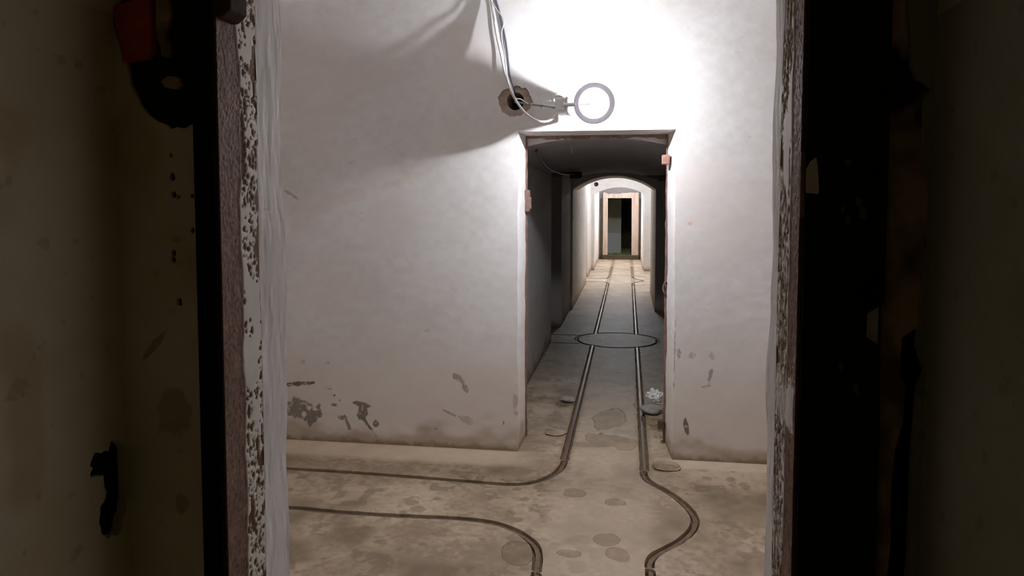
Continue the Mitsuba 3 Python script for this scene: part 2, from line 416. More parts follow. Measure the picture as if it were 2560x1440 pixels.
yr = 0.40
TRACKS = [   # line, steel?, label
    (LineString([(XL, -3.3), (XL, 2.90)]), 0, 'left rail of the stretch of track that runs under the near doorway'),
    (LineString([(XR, -3.3), (XR, 3.00)]), 0, 'right rail of the stretch of track that runs under the near doorway'),
    (sm(UPPER), 0, 'dark rusty rail of the side track nearest the doorway wall, bending into the doorway'),
    (sm(LOWER), 0, 'dark rusty rail of the side track farther from the doorway wall, bending towards the viewer'),
    (sm(RIGHT), 0, 'dark rail bulging to the right in an arc in front of the doorway'),
    (LineString([(XL, 4.22), (XL, 7.75)]), 1, 'left rail through the doorway, running up to the round turntable'),
    (LineString([(XR, 4.12), (XR, 7.70)]), 1, 'right rail through the doorway, running up to the round turntable'),
    (LineString([(XL, 8.42), (XL, 13.6)]), 1, 'left rail beyond the round turntable, running under the arch'),
    (LineString([(XR, 8.46), (XR, 13.6)]), 1, 'right rail beyond the round turntable, running under the arch'),
    (LineString([(-1.9, 7.80), (-.46, 7.81)]), 0, 'nearer rail of the short side track left of the round turntable'),
    (LineString([(-1.9, 8.29), (-.49, 8.29)]), 0, 'farther rail of the short side track left of the round turntable'),
    (sm(L3), 0, 'tan rail curving to the left wall in the far lit gallery, nearer one'),
    (sm(U3), 0, 'tan rail curving to the left wall in the far lit gallery, farther one'),
    (sm(R3), 0, 'tan rail bulging to the right in the far lit gallery'),
    (LineString([(XL, 14.95), (XL, 17.3)]), 0, 'left rail of the last stretch before the wooden frame'),
    (LineString([(XR, 14.95), (XR, 17.3)]), 0, 'right rail of the last stretch before the wooden frame'),
]


def ragged(poly, step=0.03, amp=0.006, f=14):
    """The outline with a wandering edge."""
    out = []
    for g in getattr(poly, 'geoms', [poly]):
        L = g.exterior.length
        q = np.array([g.exterior.interpolate(s).coords[0] for s in np.linspace(0, L, max(12, int(L / step)), endpoint=False)])
        w = np.stack([meshkit.fbm(np.stack([q[:, 0] * f, q[:, 1] * f, np.full(len(q), s)], -1), 2) - 0.5 for s in (0.5, 7.5)], 1)
        out.append(Polygon(q + amp * 2 * w).buffer(0))
    return unary_union(out)


grooves = unary_union([ragged(l.buffer(0.027 if steel else 0.022, cap_style='flat')) for l, steel, _ in TRACKS])
ring = Point(*RING_C).buffer(RING_R + 0.022, 32).difference(Point(*RING_C).buffer(RING_R - 0.024, 32))
pit = ragged(Point(*RING_C).buffer(RING_R + 0.022, 48), 0.04, 0.01)
footprint = sbox(-4.2, -3.4, 2.2, 26.0)
add('floor', prism_z(footprint.difference(grooves).difference(pit), -0.024, 0.0), 'floor_concrete', kind='structure', label='brown stained concrete floor with sunk narrow rails running through the doorways')
add('bed', bx(-4.2, 2.2, -3.4, 26.0, -0.10, -0.0235), 'groove_dirt', 'floor', label='dark silt in the rail grooves')
for l, steel, text in TRACKS:
    t = prism_z(l.buffer(0.009 if steel else 0.010, cap_style='flat'), -0.0235, -0.003 if steel else -0.009)
    add('rail', t, 'rail_steel' if steel else 'rail_rust', label=('worn grey steel ' if steel else '') + text, cat='rail')
tt = thing('turntable', 'round damp concrete wagon turntable sunk in the tunnel floor between the rails', 'turntable')
add('disc', prism_z(ragged(Point(*RING_C).buffer(RING_R - 0.024, 48), 0.05, 0.006), -0.0235, 0.001), 'floor_concrete', tt)
r_in = Point(*RING_C).buffer(RING_R + 0.012, 40).difference(Point(*RING_C).buffer(RING_R - 0.004, 40))
add('rim', prism_z(r_in, -0.0235, -0.006), 'rail_rust', tt, label='thin rusty ring round the disc')

# ------------------------------------------------------------------ the wall with the doorway (y 4.33) and the lit gallery in front of it
DOOR_TOP = 1.912
wall = mani(bx(-4.2, 2.2, 4.33, 4.62, -0.02, 3.4))
wall -= opening(-0.644, 0.270, 4.33, 4.62, DOOR_TOP, 3.0, 0.0035, back=(-0.637, 0.241))
hole = blob(-0.66, 2.088, 0.098, 0.094, 5, 60, 0.22, 3.5)
wall -= mani(prism_y(hole, 4.32, 4.345))
tube_hole = trimesh.creation.cylinder(0.052, 0.5, sections=36)
tube_hole.apply_transform(trimesh.transformations.rotation_matrix(PI / 2, [1, 0, 0]))
tube_hole.apply_translation((-0.660, 4.40, 2.092))
wall -= mani(tube_hole)
add('wall_far', tm(wall), 'far_plaster', kind='structure', label='whitewashed plaster wall with the narrow doorway and a lamp over it')
add('pipe_backing', bx(-0.8, -0.5, 4.621, 4.64, 1.95, 2.25), 'black_plastic', 'wall_far', label='black sheet for the dark inside of the pipe hole')  # black sheet stands in for shade deep in the hole
GN, GF = 1.325, 4.33
add('wall_left', bx(-3.2, -3.0, GN, GF, -0.02, 3.4), 'plaster', kind='structure', label='far left end wall of the lit gallery')
add('wall_right', bx(1.5, 1.7, GN, GF, -0.02, 3.4), 'plaster', kind='structure', label='right end wall of the lit gallery')
vy = np.linspace(GN, GF, 25)
vz = 2.72 + 0.5 * np.sqrt(np.maximum(0, 1 - ((vy - (GN + GF) / 2) / ((GF - GN) / 2)) ** 2))
add('ceiling', prism_x(Polygon([(GN, 3.5)] + [(a, b) for a, b in zip(vy, vz)] + [(GF, 3.5)]).buffer(0), -4.2, 2.2), 'plaster', kind='structure', label='whitewashed vault over the lit gallery')

# ------------------------------------------------------------------ the near wall with the doorway we look through (y 1.10 to 1.325)
NX0, NX1, NTOP = -0.648, 0.244, 1.93
near = mani(bx(-4.2, 2.2, 1.108, GN, -0.02, 3.4))
near -= opening(NX0, NX1, 1.108, GN, NTOP, 9.0, 0.0035)
add('wall_near', tm(near), 'near_plaster', kind='structure', label='thin whitewashed wall with the near doorway')


def paint_face(x, side, y0, y1, z0, z1, edge, squeeze, seed):
    """A steel jamb face with peeling white paint: x plane, brown rust up to y = edge, then white paint full of rust pits."""
    zs = np.concatenate([np.arange(z0, .75, .025), np.arange(.75, z1, .0014), [z1]])   # fine where the doorway is in view
    ny, nz = int((y1 - y0) / 0.0016) + 1, len(zs)
    Y, Z = np.meshgrid(np.linspace(y0, y1, ny), zs, indexing='ij')
    P = lambda fy, fz, s: np.stack([Y * fy, Z * fz, np.full_like(Y, s)], -1)
    wob = meshkit.fbm(P(10, 14, seed), 4) - 0.5
    slow = meshkit.fbm(P(1, 3.0, seed + 2), 3) - 0.5
    paint = np.clip((Y - edge - 0.030 * wob - 0.030 * slow) / 0.0025, 0, 1)
    # pits: small round-ish spots from jittered cells
    pits = np.zeros_like(Y)
    rng = np.random.default_rng(int(seed * 10))
    for i in range(1700 if squeeze > 1.3 else 950):
        cy, cz = edge + 0.004 + (y1 - edge - 0.004) * rng.random(), .75 + (z1 - .75) * rng.random()
        r, st = 0.0014 + 0.0036 * rng.random() ** 3.0, squeeze * (0.7 + 0.7 * rng.random())
        if rng.random() < 0.05:
            r, st = r * 1.5, st * 3.0
        if meshkit.fbm(np.array([cy * 20, cz * 9, seed + 5.0]), 3) < (0.30 if squeeze > 1.3 else 0.37):
            continue
        k0, k1 = np.searchsorted(zs, [cz - 4 * r * st, cz + 4 * r * st])
        dy, dz_ = (Y[:, k0:k1] - cy) / r, (Z[:, k0:k1] - cz) / (r * st)
        d = np.sqrt(dy ** 2 + dz_ ** 2) + 0.9 * (meshkit.fbm(P(420, 300, seed + 3)[:, k0:k1], 2) - 0.5)
        pits[:, k0:k1] = np.maximum(pits[:, k0:k1], np.clip((1.25 - d) / 0.45, 0, 1))
    # long bare streaks near the far edge of the strip
    bare = np.clip((meshkit.fbm(P(30, 12, seed + 8), 4) - 0.66) / 0.04, 0, 1) * np.clip((Y - edge - 0.02) / 0.01, 0, 1)
    pits = np.maximum(pits, bare)
    # chains of larger bare patches along the far edge, and one long dark slot at the paint's edge
    chain = np.clip((meshkit.fbm(P(26, 16, seed + 11), 4) - 0.545) / 0.03, 0, 1) * np.clip((Y - (y1 - 0.026)) / 0.006, 0, 1) * np.clip((Z - 1.28) / .05, 0, 1)
    slot = np.clip(1.3 - np.sqrt(((Y - edge - .010) / .006) ** 2 + ((Z - 1.59) / .055) ** 2) - 0.5 * (meshkit.fbm(P(90, 40, seed + 12), 3) - .5), 0, .3) / .3
    pits = np.maximum(pits, np.maximum(chain, slot if side > 0 else 0))
    rough = meshkit.fbm(P(260, 200, seed + 1), 3)
    rusty = meshkit.fbm(P(60, 40, seed + 4), 3)[..., None]
    brown = np.array([0.12, 0.068, 0.052]) * (1 - rusty) + np.array([0.34, 0.215, 0.175]) * rusty
    brown = brown * (0.25 + 1.5 * rough[..., None])
    pitc = np.array([0.06, 0.03, 0.014]) * (1 - rusty) + np.array([0.22, 0.11, 0.035]) * rusty
    white = np.array([0.86, 0.82, 0.775]) * (0.86 + 0.28 * meshkit.fbm(P(40, 12, seed + 6), 3)[..., None])
    col = brown * (1 - paint[..., None]) + white * paint[..., None]
    m = (pits * paint)[..., None]
    col = col * (1 - m) + pitc * m
    h = 0.0016 * paint - 0.0022 * pits * paint + 0.0016 * (rough - 0.5) * (1 - paint) + 0.0004 * (rough - .5)
    X = x + side * h
    v = np.stack([X, Y, Z], -1).reshape(-1, 3)
    i, j = np.meshgrid(np.arange(ny - 1), np.arange(nz - 1), indexing='ij')
    q = np.stack([i * nz + j, (i + 1) * nz + j, (i + 1) * nz + j + 1, i * nz + j + 1], -1).reshape(-1, 4)
    if side < 0:
        q = q[:, ::-1]
    f = np.vstack([q[:, [0, 1, 2]], q[:, [0, 2, 3]]])
    # close the plate at its back
    n0 = len(v)
    xb = x - side * 0.006
    back = np.array([[xb, y0, z0], [xb, y1, z0], [xb, y1, z1], [xb, y0, z1]])
    v = np.vstack([v, back])
    cf = np.vstack([np.clip(col, 0, 1).reshape(-1, 3), np.tile([0.02, 0.015, 0.012], (4, 1))])
    g = lambda a, b: a * nz + b
    for (loop, b0, b1) in (([g(a, 0) for a in range(ny)], 0, 1), ([g(ny - 1, b) for b in range(nz)], 1, 2), ([g(a, nz - 1) for a in range(ny - 1, -1, -1)], 2, 3), ([g(0, b) for b in range(nz - 1, -1, -1)], 3, 0)):
        half = len(loop) // 2
        e = [[loop[k], n0 + (b0 if k < half else b1), loop[k + 1]] for k in range(len(loop) - 1)] + [[loop[half], n0 + b0, n0 + b1]]
        f = np.vstack([f, np.array(e) if side > 0 else np.array(e)[:, ::-1]])
    return trimesh.Trimesh(v, f, process=False), cf


fr = thing('door_frame', 'tall black steel door frame of the near doorway with peeling pitted white paint on its sides', 'door frame')
mL, cL = paint_face(NX0 + .004, 1, 1.098, 1.222, 0.0, NTOP, 1.160, 1.1, 2.3)
mR, cR = paint_face(NX1 - .004, -1, 1.098, 1.234, 0.0, NTOP, 1.155, 1.5, 6.1)
add('jamb', mL, 'painted_steel', fr, smooth=True, color=cL, label='rusty brown left side with pitted white paint')
add('jamb', mR, 'painted_steel', fr, smooth=True, color=cR, label='rusty brown right side with pitted white paint')
flL = bx(-.684, NX0 - .001, 1.092, 1.108, 0.0, NTOP + .03)
add('flange', flL, 'black_steel', fr, label='narrow black flange on the left')
plate = Polygon([(NX1 + .001, 0), (.350, 0), (.352, .6), (.351, 1.2), (.349, 1.30), (.330, 1.312), (.331, 1.345), (.353, 1.36), (.352, NTOP + .03), (NX1 + .001, NTOP + .03)])
add('flange', prism_y(plate, 1.088, 1.108), 'black_steel', fr, label='wide black plate on the right')
add('head', bx(-.684, .352, 1.088, 1.20, NTOP, NTOP + .04), 'black_steel', fr)
# flecks of old paint and a hinge on the black plate
rng = np.random.default_rng(5)
fl = []
for fx, fz, r in ((.256, 1.545, .011), (.300, 1.555, .004), (.316, 1.50, .005), (.322, 1.485, .006), (.295, 1.49, .004), (.302, 1.475, .004), (.298, 1.27, .004), (.318, 1.24, .005), (.322, 1.23, .003), (.268, 1.25, .002)):
    fl.append(prism_y(blob(fx, fz, r * .8, r * 1.5, fx * 99, 14, .5, 2.0), 1.0868, 1.0882))
add('paint_fleck', cat(*fl[1:]), 'dark_wood', fr, label='dull flecks of old paint on the black plate', kind='stuff')
add('paint_flake', prism_y(Polygon([(.2455, 1.513), (.2450, 1.545), (.2500, 1.556), (.2580, 1.562), (.2605, 1.545), (.2625, 1.520), (.2615, 1.511)]), 1.0865, 1.0885), 'lime', fr, label='large pale flake of paint beside the pin')
pin = trimesh.creation.cylinder(0.0032, 0.014, sections=16)
pin.apply_translation((.2420, 1.094, 1.503))
add('hinge_pin', pin, 'conduit_steel', fr, smooth=40, label='small bright steel pin')
add('hinge_plate', cat(rbox(.2385, .2455, 1.090, 1.106, 1.478, 1.570, .0015)), 'rust', fr, label='rusty hinge plate')
add('bracket', tm(m3.Manifold.batch_hull([mani(rbox(-.655, -.618, 1.095, 1.150, 1.800, 1.86, .004)), mani(rbox(-.655, -.630, 1.095, 1.150, 1.790, 1.86, .004))])), 'dark_rust', fr, label='dark rusty bracket under the top left corner')

# ------------------------------------------------------------------ the unlit passage that the camera stands in
SXL, SXR, RB = -0.822, 0.409, -6.2
face_l = mani(bx(-1.0, -.684, 1.098, 1.110, -0.02, 2.4))
cav = Polygon([(-.845, 1.86), (-.828, 1.80), (-.812, 1.752), (-.800, 1.722), (-.796, 1.690), (-.786, 1.672), (-.778, 1.655), (-.766, 1.640), (-.752, 1.630), (-.735, 1.624), (-.726, 1.616), (-.715, 1.620), (-.702, 1.617), (-.690, 1.624), (-.676, 1.622), (-.66, 1.86)])
face_l -= mani(prism_y(cav, 1.09, 1.12))
for hx, hz, r, s in ((-.725, 1.540, .005, 1), (-.7245, 1.512, .0045, 2), (-.716, 1.508, .003, 3), (-.7270, 1.418, .0042, 4), (-.7275, 1.406, .0045, 5), (-.7195, 1.338, .0055, 6), (-.727, 1.575, .003, 7), (-.692, 1.51, .003, 9), (-.693, 1.455, .0035, 10)):
    face_l -= mani(prism_y(blob(hx, hz, r, r * 1.35, s, 16, .5, 1.5), 1.09, 1.12))
add('wall_near_left', tm(face_l), 'rear_plaster', 'wall_near', label='cream plaster skin left of the near doorway, broken open at the top')
add('hollow_shade', bx(-1.0, -.684, 1.1065, 1.1078, 0, 2.4), 'black_steel', 'wall_near', label='black sheet for the shade in the hollow behind the broken plaster')  # flat black sheet stands in for the shade of a deep cavity
brick = m3.Manifold.batch_hull([m3.Manifold.sphere(.004, 8).translate([x, y, z]) for x, z in ((-.816, 1.812), (-.758, 1.822), (-.756, 1.742), (-.765, 1.733), (-.800, 1.728), (-.806, 1.770)) for y in (1.094, 1.106)])
add('brick', tm(brick), 'brick_red', 'wall_near', label='dark red brick laid bare in the broken plaster')
mortar = cat(prism_y(blob(-.737, 1.80, .012, .05, 3, 24, .4), 1.099, 1.107), prism_y(blob(-.732, 1.745, .010, .014, 4, 20, .4), 1.099, 1.107), prism_y(blob(-.722, 1.690, .018, .010, 5, 20, .4), 1.099, 1.107))
add('mortar', mortar, 'masonry', 'wall_near', label='lumps of old mortar beside the red brick')
edge = [(.352, -.02), (.352, .2), (.398, .2), (.399, .8), (.394, .93), (.397, 1.0), (.398, 1.15), (.402, 1.24), (.410, 1.265), (.399, 1.30), (.401, 1.36), (.4085, 1.42), (.4085, 1.51), (.401, 1.55), (.398, 1.58), (.397, 1.63), (.401, 1.645), (.4075, 1.652), (.397, 1.662), (.386, 1.668), (.379, 1.685), (.377, 1.72), (.373, 1.76), (.371, 1.86), (.371, 2.4)]
face_r = Polygon(edge[1:] + [(.6, 2.4), (.6, .2)]).buffer(0)
add('wall_near_right', prism_y(face_r, 1.090, 1.106), 'rear_shaded', 'wall_near', label='cream plaster skin right of the near doorway with a ragged edge')
rag = [(.3535, .0), (.366, .0), (.372, .86), (.3705, .95), (.375, 1.02), (.3735, 1.10), (.377, 1.15), (.386, 1.19), (.388, 1.24), (.380, 1.262), (.381, 1.31), (.400, 1.325), (.410, 1.34), (.410, 2.4), (.3535, 2.4)]
add('masonry_right', prism_y(Polygon(rag).buffer(0), 1.100, 1.107), 'masonry', 'wall_near', label='brown bare masonry between the black plate and the cream plaster')
add('gap_shade', bx(.352, .6, 1.1071, 1.1079, 0, 2.4), 'black_steel', 'wall_near', label='black sheet for the shade in the gap behind the ragged plaster')  # flat black sheet stands in for the shadow gap
side_l = mani(bx(SXL - .2, SXL, RB, 1.099, -0.02, 2.4))
gap = unary_union([blob(1.074, 1.045, .034, .062, 2, 40, .35, 2.2), blob(1.036, 1.085, .024, .022, 6, 24, .4, 2.), blob(1.062, .995, .030, .040, 8, 24, .35, 2.)])
side_l -= mani(prism_x(gap, SXL - .03, SXL + .01))
add('wall_passage_left', tm(side_l), 'rear_plaster', kind='structure', label='dim cream side wall at the left with a broken black hole low by the corner')
add('hollow', bx(SXL - .024, SXL - .018, .96, 1.098, .86, 1.22), 'black_steel', 'wall_passage_left', label='black sheet for the shade in the hollow behind the plaster')  # black sheet stands in for the shade inside the broken hole
add('wall_passage_right', bx(SXR, SXR + .2, RB, 1.09, -0.02, 2.4), 'rear_shaded', kind='structure', label='cream side wall at the right in a darker shaded tone')
rv = sbox(SXL - .2, 1.75, SXR + .2, 2.6).difference(arch_poly(SXL, SXR, 1.80, 2.15))
add('ceiling_passage', prism_y(rv, RB, 1.099), 'rear_plaster', kind='structure', label='low vault of the unlit passage')
add('wall_back', bx(SXL - .2, SXR + .2, RB - .2, RB, -0.02, 2.6), 'rear_plaster', kind='structure', label='end wall of the unlit passage behind the viewer')
add('floor_passage', bx(SXL - .2, SXR + .2, RB - .2, -3.4, -0.1, 0.0), 'floor_concrete', kind='structure', label='floor of the unlit passage')


# ------------------------------------------------------------------ the long tunnel behind the doorway
TXL, TXR = -0.805, 0.402


def vault(x0, x1, spring, crown, y0, y1, top=3.2, cuts=()):
    m = mani(prism_y(sbox(-1.9, spring - .02, 2.2, top).difference(arch_poly(x0, x1, spring, crown)), y0, y1))
    for c in cuts:
        m -= mani(c)
    return tm(m)


# stretch 1: y 4.66 to 10.3, side openings left (7.86-8.85) and right (7.4-10.26)
add('ceiling_tunnel', vault(TXL, TXR, 1.803, 1.902, 4.66, 10.3, cuts=(bx(-1.95, -.5, 7.86, 8.85, 1.7, 1.86), bx(.1, 2.3, 7.5, 10.26, 1.7, 1.86))), 'shaded_plaster', kind='structure', label='low dark barrel vault of the tunnel behind the doorway')
lin = sbox(-1.0, 1.70, .6, 2.1).difference(arch_poly(TXL, TXR, 1.800, 1.900))
add('lintel', prism_y(lin, 4.646, 4.659), 'plaster', 'ceiling_tunnel', label='pale plaster edge of the vault just behind the doorway')
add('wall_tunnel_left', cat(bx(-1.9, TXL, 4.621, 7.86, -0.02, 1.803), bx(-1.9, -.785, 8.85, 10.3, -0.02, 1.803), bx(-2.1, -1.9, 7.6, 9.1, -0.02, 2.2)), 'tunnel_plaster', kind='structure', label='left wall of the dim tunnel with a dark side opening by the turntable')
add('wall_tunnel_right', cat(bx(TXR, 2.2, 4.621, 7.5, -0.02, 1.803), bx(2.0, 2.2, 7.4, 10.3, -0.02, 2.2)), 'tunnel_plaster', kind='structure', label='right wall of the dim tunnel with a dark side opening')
# stretch 2: the arch at 10.3 and the narrower lit passage behind it
add('wall_arch', cat(bx(-1.9, -.757, 10.3, 11.3, -0.02, 1.672), bx(-1.9, -.757, 11.3, 13.8, -0.02, 2.6), bx(.376, 2.2, 10.26, 11.3, -0.02, 1.672), bx(.376, 2.2, 11.3, 12.5, -0.02, 2.6)), 'plaster', kind='structure', label='plastered walls of the arched passage beyond the turntable')
add('ceiling_arch', vault(-.757, .376, 1.672, 1.862, 10.3, 11.3), 'plaster', kind='structure', label='white arch over the track beyond the turntable')
# stretch 3: the second lit gallery up to the bright arch face
G2 = [bx(-2.1, -1.9, 12.4, 16.3, -.02, 3.2), bx(1.9, 2.1, 12.4, 16.3, -.02, 3.2)]
add('wall_gallery', cat(*G2), 'plaster', kind='structure', label='end walls of the second lit gallery')
add('ceiling_gallery', bx(-2.1, 2.1, 11.3, 16.3, 2.6, 2.8), 'plaster', kind='structure', label='ceiling of the second lit gallery')
pier = mani(bx(-1.9, -.79, 14.75, 16.3, -.02, 2.6))
face2 = mani(bx(-2.1, 2.1, 16.3, 16.62, -.02, 2.8)) - mani(prism_y(arch_poly(-.728, .352, 1.670, 1.822), 16.2, 16.8))
h2 = trimesh.creation.cylinder(0.048, 0.3, sections=24)
h2.apply_transform(trimesh.transformations.rotation_matrix(PI / 2, [1, 0, 0]))
h2.apply_translation((-0.690, 16.3, 1.885))
face2 -= mani(h2)
add('wall_bright', tm(face2), 'plaster', kind='structure', label='brightly lit white arch face with a small round black hole, far down the tunnel')
add('hole_backing', bx(-.76, -.62, 16.44, 16.447, 1.82, 1.95), 'black_plastic', 'wall_bright', label='black sheet for the dark inside of the small round hole')  # black sheet stands in for shade in the hole
add('pier', tm(pier), 'plaster', 'wall_bright', label='pier standing out left of the bright arch')
# stretch 4: the last room with the wooden frame
add('wall_last_left', bx(-1.9, -.745, 16.62, 19.6, -.02, 2.4), 'plaster', kind='structure', label='left wall of the last stretch before the wooden frame')
add('wall_last_right', bx(.338, 2.2, 16.62, 19.6, -.02, 2.4), 'plaster', kind='structure', label='right wall of the last stretch before the wooden frame')
add('ceiling_last', bx(-1.9, 2.2, 16.62, 24.2, 2.3, 2.5), 'tunnel_plaster', kind='structure', label='ceiling of the last stretch')  # darker paint here stands in for the shade above the frame
endw = mani(bx(-1.9, 2.2, 19.6, 19.85, -.02, 2.4)) - mani(bx(-.60, .24, 19.5, 20.0, -.1, 1.70))
add('wall_end', tm(endw), 'shaded_plaster', kind='structure', label='end wall around the wooden frame')


def two_tone(p, n, uv):  # lighter below, greyer above a wavering line
    c = mix((0.46, 0.44, 0.37), (0.56, 0.53, 0.45), fbm(p.x * 3, p.y * 3, p.z * 3, 3))
    return mix((0.74, 0.74, 0.74), c, smoothstep(.585, .60, p.z + .04 * (fbm(p.x * 9, 0, p.z * 9, 2) - .5)))


mat('two_tone_wall', proc(two_tone), 0.7, 0.25)
add('wall_beyond', bx(-1.9, -.19, 22.0, 22.2, -.02, 2.4), 'two_tone_wall', kind='structure', label='grey wall with a lighter lower band seen through the wooden frame')
add('wall_outer', cat(bx(-2.1, -1.9, 19.85, 24.2, -.02, 2.4), bx(2.0, 2.2, 19.85, 24.2, -.02, 2.4), bx(-2.1, 2.2, 24.2, 24.4, -.02, 2.4)), 'dark_wood', kind='structure', label='dark walls of the room beyond the wooden frame')

wf = thing('wooden_frame', 'bare pinkish wooden door frame at the far end of the tunnel', 'door frame')
add('post', rbox(-.645, -.518, 19.50, 19.60, .10, 1.60, .006), 'frame_wood', wf)
add('post', tm(m3.Manifold.batch_hull([m3.Manifold.sphere(.006, 8).translate([x, y, z]) for x, z in ((.108, .10), (.270, .10), (.098, 1.60), (.274, 1.60)) for y in (19.51, 19.60)])), 'frame_wood', wf)
head = Polygon([(-.645, 1.60), (.276, 1.60), (.276, 1.745), (.15, 1.742), (.05, 1.75), (-.04, 1.73), (-.14, 1.735), (-.2, 1.715), (-.3, 1.71), (-.4, 1.72), (-.5, 1.705), (-.56, 1.735), (-.61, 1.76), (-.645, 1.73)])
add('head', prism_y(head, 19.50, 19.60), 'frame_wood', wf, label='ragged top member')
add('threshold', rbox(-.66, .29, 19.46, 19.62, .0, .115, .008), 'dark_wood', wf, label='dark sill across the foot')
add('shade_strip', rbox(-.70, -.646, 19.53, 19.60, .0, 1.60, .004), 'dark_wood', wf, label='dark strip standing in for the shadow beside the left post')  # dark strips put in for the shadows beside the posts
add('shade_strip', rbox(.277, .315, 19.53, 19.60, .0, 1.60, .004), 'dark_wood', wf, label='dark strip standing in for the shadow beside the right post')

# ------------------------------------------------------------------ the doorway's rusty lining and the bits on it
ln = thing('steel_lining', 'thin rusty steel lining at the back of the narrow doorway under the lamp', 'door frame')


def strip_ragged(x0, x1, z0, z1, y0, y1, seed, amp=.004, side=1):
    z = np.arange(z0, z1, .012)
    w = amp * 2 * (meshkit.fbm(np.stack([z * 30, z * 0 + seed, z * 0], -1), 3) - .5)
    inner = (x1 if side > 0 else x0) + w * side
    outer = np.full_like(z, x0 if side > 0 else x1)
    return prism_y(Polygon(list(zip(outer, z)) + list(zip(inner[::-1], z[::-1]))).buffer(0), y0, y1)


add('side', strip_ragged(-.650, -.628, 0, 1.90, 4.621, 4.645, 1.0), 'rust', ln)
add('side', strip_ragged(.228, .258, 0, 1.90, 4.621, 4.645, 2.0, side=-1), 'rust', ln)
xs = np.arange(-.65, .26, .012)
wz = 1.893 + .012 * (meshkit.fbm(np.stack([xs * 22, xs * 0 + 3, xs * 0], -1), 3) - .5) * 2
add('top', prism_y(Polygon([(-.65, 1.93)] + list(zip(xs, wz)) + [(.258, 1.93)]).buffer(0), 4.621, 4.645), 'rust', ln)
add('hinge', cat(rbox(-.640, -.609, 4.59, 4.64, 1.44, 1.575, .006), rbox(-.632, -.600, 4.59, 4.63, 1.455, 1.53, .006)), 'rust', ln, label='rusty hinge stub on the left side')
add('latch', rbox(.195, .235, 4.585, 4.635, .095, .150, .006), 'dark_wood', ln, label='dark block low on the right side')
hook = tube([(.236, 4.62, .93), (.222, 4.60, .95), (.219, 4.60, .99), (.230, 4.60, 1.01), (.238, 4.62, 1.0)], .005, 8, 6)
add('hook', hook, 'rust', ln, smooth=True, label='small rusty hook on the right side')
add('brick_stub', rbox(.196, .240, 4.46, 4.53, 1.722, 1.778, .006), 'brick_orange', label='small reddish brick stub sticking out high on the right side of the doorway', cat='brick')

# ------------------------------------------------------------------ lamp, box, conduit and cables on the wall
WY = 4.33
lamp = thing('wall_lamp', 'glowing round wall lamp with a pale rim over the narrow doorway', 'lamp')


def bulb(key, c, rad, color, r=0.030, long=1.0):
    m = trimesh.creation.icosphere(3, r)
    m.apply_scale((long, 1, 1))
    m.apply_translation(c)
    return add('bulb', m, 'bulb_white', key, smooth=True, label='glowing bulb', emitter={'type': 'area', 'radiance': rgb(*[rad * x for x in color])})


def along(profile, at, axis):
    m = lathe(profile, 32)
    if axis == 'x':
        m.apply_transform(trimesh.transformations.rotation_matrix(PI / 2, [0, 1, 0]))
    elif axis == '-y':
        m.apply_transform(trimesh.transformations.rotation_matrix(PI / 2, [1, 0, 0]))
    m.apply_translation(at)
    return m


JX0, JX1, JZ0, JZ1, JY = -0.3890, -0.3180, 1.9860, 2.0560, 3.975 # front face towards the viewer
bulb(lamp, LAMP_1, RAD_1, COOL, 0.011, 1.7)
ly = LAMP_1[1] - 0.002
rim = along([(.082, -.004), (.107, -.004), (.109, .0), (.107, .004), (.082, .004), (.080, 0), (.082, -.004)], (LAMP_1[0], ly, LAMP_1[2]), '-y')
add('rim', rim, 'rim_paint', lamp, smooth=40, label='flat pale lilac ring round the bulb')
socket = along([(0, -.118), (.0095, -.118), (.0095, -.052), (.0032, -.048), (.0032, .026), (0, .028)], (LAMP_1[0] - .046, LAMP_1[1], LAMP_1[2] - .004), 'x')
add('socket', socket, 'box_plastic', lamp, smooth=40, label='white socket')
add('arm', cat(bx(LAMP_1[0] - .118, LAMP_1[0] - .086, ly - .003, ly + .003, LAMP_1[2] - .014, LAMP_1[2] - .002), bx(JX1 - .004, LAMP_1[0] - .106, ly - .003, LAMP_1[1] + .006, LAMP_1[2] - .014, LAMP_1[2] - .002)), 'box_plastic', lamp, label='short arm that carries the ring')
jb = thing('junction_box', 'white junction box left of the lamp, stretched in depth to shadow the wall', 'junction box')
jbody = mani(rbox(JX0, JX1 - .016, JY, JY + .240, JZ0, JZ1, .006))  # stretched along y so that its shadow fills the wall behind
add('body', tm(jbody), 'box_plastic', jb, smooth=40)
add('lid', rbox(JX1 - .0155, JX1, JY - .002, JY + .225, JZ0 - .004, JZ1 + .003, .005), 'box_plastic', jb, smooth=40, label='brighter end cap towards the lamp')
cond = thing('conduit', 'short grey steel conduit between the round wall hole and the junction box', 'conduit')
PA, PB = np.array([-.665, 4.365, 2.090]), np.array([JX0 + .004, JY + .20, JZ1 - .030])
add('pipe', tube([PA, PA + (PB - PA) * .5, PB], .0072, 14, 0), 'conduit_steel', cond, smooth=40)
for at in (.62, .90):
    p = PA + (PB - PA) * at
    q = (PB - PA) / np.linalg.norm(PB - PA)
    add('collar', tube([p - q * .013, p, p + q * .013], .0108, 14, 0), 'conduit_steel', cond, smooth=40)

